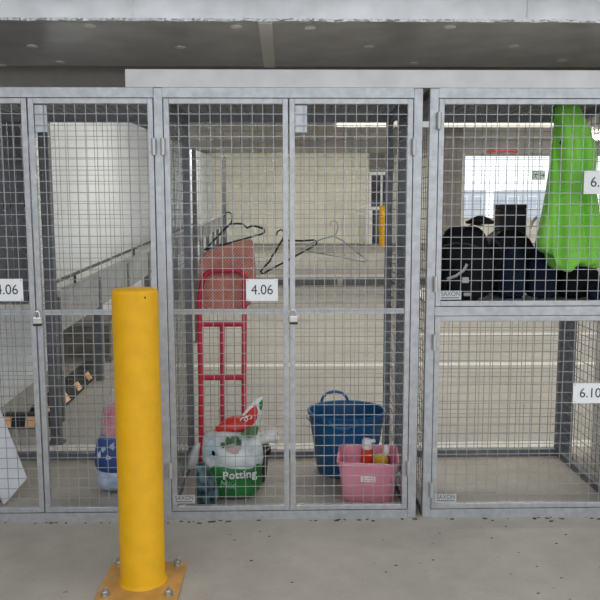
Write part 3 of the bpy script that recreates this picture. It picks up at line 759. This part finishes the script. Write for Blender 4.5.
# black duffel
g = thing('duffel_bag', 'black duffel bag with a looped strap in the middle of the upper right shelf', 'bag', (X(506), .38, ZS))
soft('body', BK2, g, P(480, 260, .55).x, P(534, 260, .55).x, .44, .69, ZS, P(500, 229, .5).z, 24, topr=.6)
MB().tube([P(*q, .425) for q in ((491, 240), (496, 241), (500, 246), (502, 253), (501, 260), (497, 266), (494, 270))], .007, 6).build('strap', GRYB, g, True)
MB().tube([P(*q, .425) for q in ((489, 262), (490, 266), (492, 270))], .006, 6).build('strap', SILV, g, True)
# charcoal box behind
g = thing('cooler_box', 'charcoal square box standing behind the duffel bag', 'box', (X(513, .68), .7, ZS))
B(P(500, 230, .73).x, P(527, 230, .73).x, .73, .86, ZS+.001, P(513, 209, .73).z).build('body', GRYB, g, bevel=.012)
B(P(499.5, 230, .725).x, P(527.5, 230, .725).x, .725, .865, P(513, 209, .73).z, P(513, 204, .73).z).build('lid', GRYB, g, bevel=.01)
# dark brown bag on the right of it
g = thing('satchel', 'black satchel half hidden behind the green jacket', 'bag', (X(545, .6), .6, ZS))
soft('body', BK2, g, P(536, 250, .6).x, P(580, 250, .6).x, .46, .74, ZS, P(545, 199, .6).z, 25, topr=.45, lean=.03)
MB().tube([P(*q, .452) for q in ((530, 228), (533, 221), (537, 217))], .008, 6).build('handle', SILV, g, True)
# navy jeans in front, folded over
g = thing('folded_jeans', 'navy denim jeans piled on the shelf under the green jacket', 'jeans', (X(530, .2), .2, ZS))
soft('leg', NAVY, g, P(499, 270, .36).x, P(526, 270, .36).x, .305, .425, ZS, P(512, 242, .33).z, 26, pw=.7)
soft('leg', NAVY, g, P(527, 270, .36).x, P(556, 270, .36).x, .305, .425, ZS, P(540, 246, .33).z, 27, pw=.7)
g = thing('dark_jumper', 'black jumper heaped at the right end of the upper shelf', 'jumper', (X(580, .2), .2, ZS))
soft('body', BK1, g, P(558, 280, .37).x, P(598, 280, .37).x, .305, .44, ZS, P(580, 258, .33).z, 28, pw=.7)
soft('cuff', NAVY, g, P(588, 285, .26).x, P(606, 285, .26).x, .22, .30, ZS, P(600, 283, .26).z, 29, pw=.7)

# ------------------------------------------------------------------ behind the cages, left: ramp guard rail, kerb, post, screen
gr = thing('guard_rail', 'low grey steel guard rail receding along the ramp behind the left cage', 'guard rail', (-1.6, 1.7, 0), None)
def gz(y): return .93+(1.475-.93)*(y-1.66)/(15-1.66)
LGREY = mat('rail_panel', (.36, .37, .38), .45, .3, var=.12, scale=6)
ys = [1.66+1.11*i for i in range(13)]
for i, y in enumerate(ys):
    B(-1.63, -1.57, y-.03, y+.03, zf(y)-.005, gz(y)-.01).build('post', DARKST, gr)
for i in range(12):
    a, b_ = ys[i]+.05, ys[i+1]-.05
    MB().loft([[(-1.60, y, gz(y)-.27), (-1.575, y, gz(y)-.27), (-1.575, y, gz(y)-.02), (-1.60, y, gz(y)-.02)] for y in (a, b_)]).build('panel', LGREY, gr)
MB().loft([[(-1.64, y, gz(y)-.015), (-1.56, y, gz(y)-.015), (-1.56, y, gz(y)+.005), (-1.64, y, gz(y)+.005)] for y in (1.6, 15.05)]).build('top_rail', LGREY, gr)
MB().cyl((-1.62, 1.6, gz(1.6)+.075), (-1.62, 9.5, gz(9.5)+.075), .014, 8).build('hand_rail', BLACK, gr, True)
for y in (2.2, 4.4, 6.6, 8.8): MB().cyl((-1.62, y, gz(y)), (-1.62, y, gz(y)+.075), .01, 6).build('rail_stub', BLACK, gr)
# box fixed to wall with small light
c = Vector((-1.60, 3.75, gz(3.75)+.02))

kb = thing('kerb_strip', 'black rubber kerb with square orange reflectors along the white wall', 'kerb', (-1.75, 2.1, zf(2.1)))
MB().loft([[(-1.86, y, zf(y)-.002), (-1.66, y, zf(y)-.002), (-1.72, y, zf(y)+.09), (-1.82, y, zf(y)+.09)] for y in (1.7, 3.1)]).build('rubber_body', RUBBER, kb)
REFL = mat('reflector', (.95, .55, .28), .35)
for px, py in ((50, 404), (65.5, 390.7), (77.7, 380), (88.2, 370.7)):
    # the point where the pixel's ray meets the sloping face of the kerb
    best = None
    for k in range(400):
        y = 1.72+1.36*k/399; t_ = .5
        q = Vector((-1.69, y, zf(y)+.045))
        d = q-Vector(CAM); dep = d.dot(Vector(_f)); u = 300+FPX*d.dot(Vector(_R))/dep
        if best is None or abs(u-px) < best[0]: best = (abs(u-px), y)
    y = best[1]; n = Vector((.09, 0, .06)).normalized(); up_ = Vector((-.06, 0, .09)).normalized()
    MB().obox(Vector((-1.69, y, zf(y)+.045))+n*.003, Vector((0, .05, 0)), up_*.034, n*.004).build('reflector', REFL, kb)
def stop(x0, x1, y, label):
    t = thing('wheel_stop', label, 'wheel stop', ((x0+x1)/2, y, zf(y)), 'black and orange wheel stops')
    n = max(2, round((x1-x0)/.08)); z = zf(y)
    MB().loft([[(x, y-.07, z-.003), (x, y+.07, z-.003), (x, y+.04, z+.09), (x, y-.04, z+.09)] for x in (x0, x1)]).build('rubber_body', RUBBER, t)
    for k in range(n):
        if k % 2 == 0:
            a = x0+(x1-x0)*k/n; b_ = x0+(x1-x0)*(k+.8)/n
            MB().obox(((a+b_)/2, y-.057, z+.045), ((b_-a)/2, 0, 0), (0, .012, .034), (0, -.003, .0011)).build('reflector', REFL, t)
p = G(17, 428, .01); stop(-1.95, -1.63, 1.55, 'short black and orange wheel stop seen through the left cage door')
p = G(103, 357, zf(3.6)); stop(-1.64, -1.50, 3.72, 'short black and orange wheel stop beyond the kerb strip')
# low concrete plinth across the ramp foot
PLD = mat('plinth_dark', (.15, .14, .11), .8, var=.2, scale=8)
yp = 3.45
pt_ = thing('concrete_plinth', 'low concrete plinth with a dark recessed front behind the left cage', 'plinth', (-1.85, yp, zf(yp)))
B(-2.149, -1.66, yp, yp+.5, zf(yp)-.004, zf(yp)+.40).build('block', PILL, pt_, bevel=.01)
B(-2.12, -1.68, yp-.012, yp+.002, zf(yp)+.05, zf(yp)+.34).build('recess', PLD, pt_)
# dark steel post
def steel_post(px, py, Y, wd, topy, label):
    c = P(px, py, Y); zt = P(px, topy, Y).z; z0 = zf(Y)-.003
    t = thing('steel_post', label, 'post', (c.x, Y, z0), 'dark steel posts behind the cages')
    B(c.x-wd/2, c.x+wd/2, Y-wd/2, Y+wd/2, z0, zt).build('shaft', DARKST, t, bevel=.004)
    B(c.x-wd/2-.02, c.x+wd/2+.02, Y-wd/2-.02, Y+wd/2+.02, z0, z0+.012).build('foot_plate', DARKST, t)
    B(c.x-wd/2-.004, c.x+wd/2+.004, Y-wd/2-.004, Y+wd/2+.004, zt, zt+.012).build('cap', GALV, t)
steel_post(54.5, 380, 1.2, .062, 115, 'dark steel post standing just behind the left cage')
steel_post(194.5, 190, 4.3, .045, 148, 'thin dark steel post beyond the guard rail, seen left of the pink woven bag')
steel_post(224, 190, 15.6, .11, 157, 'far dark steel post at the end of the white ramp wall')
# dark slatted screen
sc = thing('slatted_screen', 'dark slatted steel screen seen through the leftmost cage door', 'screen', (-1.8, 1.4, 0))
for x_ in (-2.10, -1.63): B(x_-.02, x_+.02, 1.36, 1.40, 0, 2.15).build('post', DARKST, sc)
for z_ in (.93, 1.55, 2.12): B(-2.10, -1.63, 1.365, 1.395, z_-.02, z_+.02).build('rail', DARKST, sc)
for k in range(10): B(-2.07+k*.044, -2.07+k*.044+.037, 1.345, 1.362, .9, 2.13).build('slat', DARKST, sc)

# dark wheel stops across the far bays, pale pipes, far bollards, exit sign
for k in range(3):
    x0 = -.75+k*1.75; y = 9.0; z = zf(y)
    t = thing('kerb_block', ('grey concrete wheel stop on the far floor behind the number plate', 'grey concrete wheel stop on the far floor behind the right door of the middle cage', 'grey concrete wheel stop on the far floor behind the right cage')[k], 'wheel stop', (x0+.82, y, z), 'far concrete wheel stops')
    MB().loft([[(x, y-.08, z-.004), (x, y+.08, z-.004), (x, y+.05, z+.10), (x, y-.05, z+.10)] for x in (x0, x0+1.65)]).build('block', mat('dark_concrete', (.10, .10, .11), .8, var=.1), t)
    for e_ in (.3, 1.35): MB().cyl((x0+e_, y, z+.1), (x0+e_, y, z+.106), .02, 8).build('fixing', BOLT, t)
def farbol(px, Y, label):
    c = P(px, 246, Y); z = zf(Y)
    t = thing('far_bollard', label, 'bollard', (c.x, Y, z))
    MB().lathe((c.x, Y, z), [(.1, 0), (.1, 1.12), (.09, 1.15), (.03, 1.17)], 16).build('pole', YEL, t, True)
    B(c.x-.16, c.x+.16, Y-.16, Y+.16, z-.005, z+.014).build('base_plate', YELP, t)
farbol(382.5, 17.3, 'distant yellow bollard near the far wall, seen through the middle cage')
# white far cabinet
c = P(369.5, 246, 17.9)
t = thing('white_cabinet', 'small white cabinet beside the distant yellow bollard', 'cabinet', (c.x, 18.2, zf(18.2)))
B(c.x-.1, c.x+.1, 18.1, 18.35, zf(18.2)-.01, zf(18.2)+1.1).build('body', PLATE, t)
B(c.x-.085, c.x+.085, 18.085, 18.1, zf(18.2)+.1, zf(18.2)+1.05).build('door', PLATE, t)
# exit sign
EY = 17.9; a, b_ = P(532, 180, EY), P(545, 171, EY)
ex = thing('exit_sign', 'small white exit sign with green running figure hanging before the bright far opening', 'exit sign', ((a.x+b_.x)/2, EY, a.z))
B(a.x, b_.x, EY-.03, EY+.03, a.z, b_.z).build('housing', PLATE, ex)
for q_ in (.2, .8): MB().cyl((a.x+(b_.x-a.x)*q_, EY, b_.z), (a.x+(b_.x-a.x)*q_, EY, cz(EY)-.001), .006, 6).build('hanger_rod', BOLT, ex)
EXG = mat('exit_green', (.02, .35, .12), .5)
w_ = b_.x-a.x; h_ = b_.z-a.z
fm = MB(); yy = EY-.033
def seg(m, x0, z0, x1, z1, r): m.tube([(a.x+w_*x0, yy, a.z+h_*z0), (a.x+w_*x1, yy, a.z+h_*z1)], r, 5)
fg = MB()
for s4 in ((.28, .75, .24, .45), (.24, .45, .36, .15), (.24, .45, .12, .22), (.28, .68, .42, .55), (.28, .68, .14, .58)): seg(fg, *s4, .012)
fg.lathe((a.x+w_*.30, yy, a.z+h_*.86), [(.001, -.015), (.015, 0), (.001, .015)], 8)
fg.build('running_figure', EXG, ex)
fd = MB(); 
for s4 in ((.05, .08, .05, .95), (.5, .08, .5, .95), (.05, .95, .5, .95), (.62, .5, .92, .5), (.8, .7, .93, .5), (.8, .3, .93, .5)): seg(fd, *s4, .010)
fd.build('door_and_arrow', EXG, ex)
# red sprinkler pipe
py_ = 15.2; a, b_ = P(489, 150.5, py_), P(516, 150.5, py_)
REDPIPE = mat('red_pipe', (.55, .03, .04), .4)
sp = thing('sprinkler_pipe', 'short red sprinkler pipe under the ceiling behind the right cage', 'pipe', ((a.x+b_.x)/2, py_, a.z))
MB().cyl(a, b_, .05, 10).build('pipe', REDPIPE, sp, True)
for q in (a, b_): MB().cyl((q.x-.03, q.y, q.z), (q.x+.03, q.y, q.z), .062, 10).build('coupling', REDPIPE, sp, True)
for q in (a, b_): MB().cyl((q.x, q.y, q.z), (q.x, q.y, cz(py_)-.001), .008, 6).build('clamp_rod', BOLT, sp)
# pale building outside the opening
bl = thing('outside_building', 'pale building across the street seen through the bright far opening', 'building', (9.5, 30, 0))
PALE = mat('pale_render', (.62, .66, .72), .7); PWIN = mat('pale_window', (.55, .60, .68), .2)
for k, (pa, pb_) in enumerate(((455, 486), (504, 560))):
    xa, xb = P(pa, 200, 29.9).x, P(pb_, 200, 29.9).x
    wa_ = B(xa, xb, 29.9, 31.6, zf(30)-.05, P(480, 190, 29.9).z).build('wall', PALE, bl)
    n_ = 2 if k == 0 else 3
    for i in range(n_):
        x0 = xa+(xb-xa)*(i+.15)/n_; x1 = xa+(xb-xa)*(i+.8)/n_
        wn = B(x0, x1, 29.86, 29.9, P(480, 209, 29.9).z, P(480, 196, 29.9).z).build('window', PLATE, bl)
        B(x0+.06, x1-.06, 29.84, 29.86, P(480, 208, 29.9).z, P(480, 197, 29.9).z).build('pane', PWIN, wn)

# ------------------------------------------------------------------ dirt along the sill
dirt = MB(); r_ = random.Random(3)
for k in range(70):
    x_ = r_.uniform(-1.8, 1.7); s_ = r_.uniform(.003, .008); y_ = -abs(r_.gauss(0, .012))-.004-s_*1.7
    a_ = r_.uniform(0, 3)
    dirt.obox((x_, y_, s_*.25), (s_*math.cos(a_)*1.6, s_*math.sin(a_)*.6, 0), (-s_*math.sin(a_)*.6, s_*.6*math.cos(a_), 0), (0, 0, s_*.25))
for k in range(26):
    x_ = r_.uniform(-.3, 1.5); y_ = r_.uniform(-.8, -.05); s_ = r_.uniform(.002, .004)
    dirt.obox((x_, y_, s_*.25), (s_*1.5, s_*.3, 0), (-s_*.3, s_*.7, 0), (0, 0, s_*.25))
o = dirt.build('grit', mat('dark_grit', (.06, .052, .045), .9)); o['kind'] = 'stuff'; tag(o, 'dark grit and leaf crumbs scattered along the cage sill', 'grit')
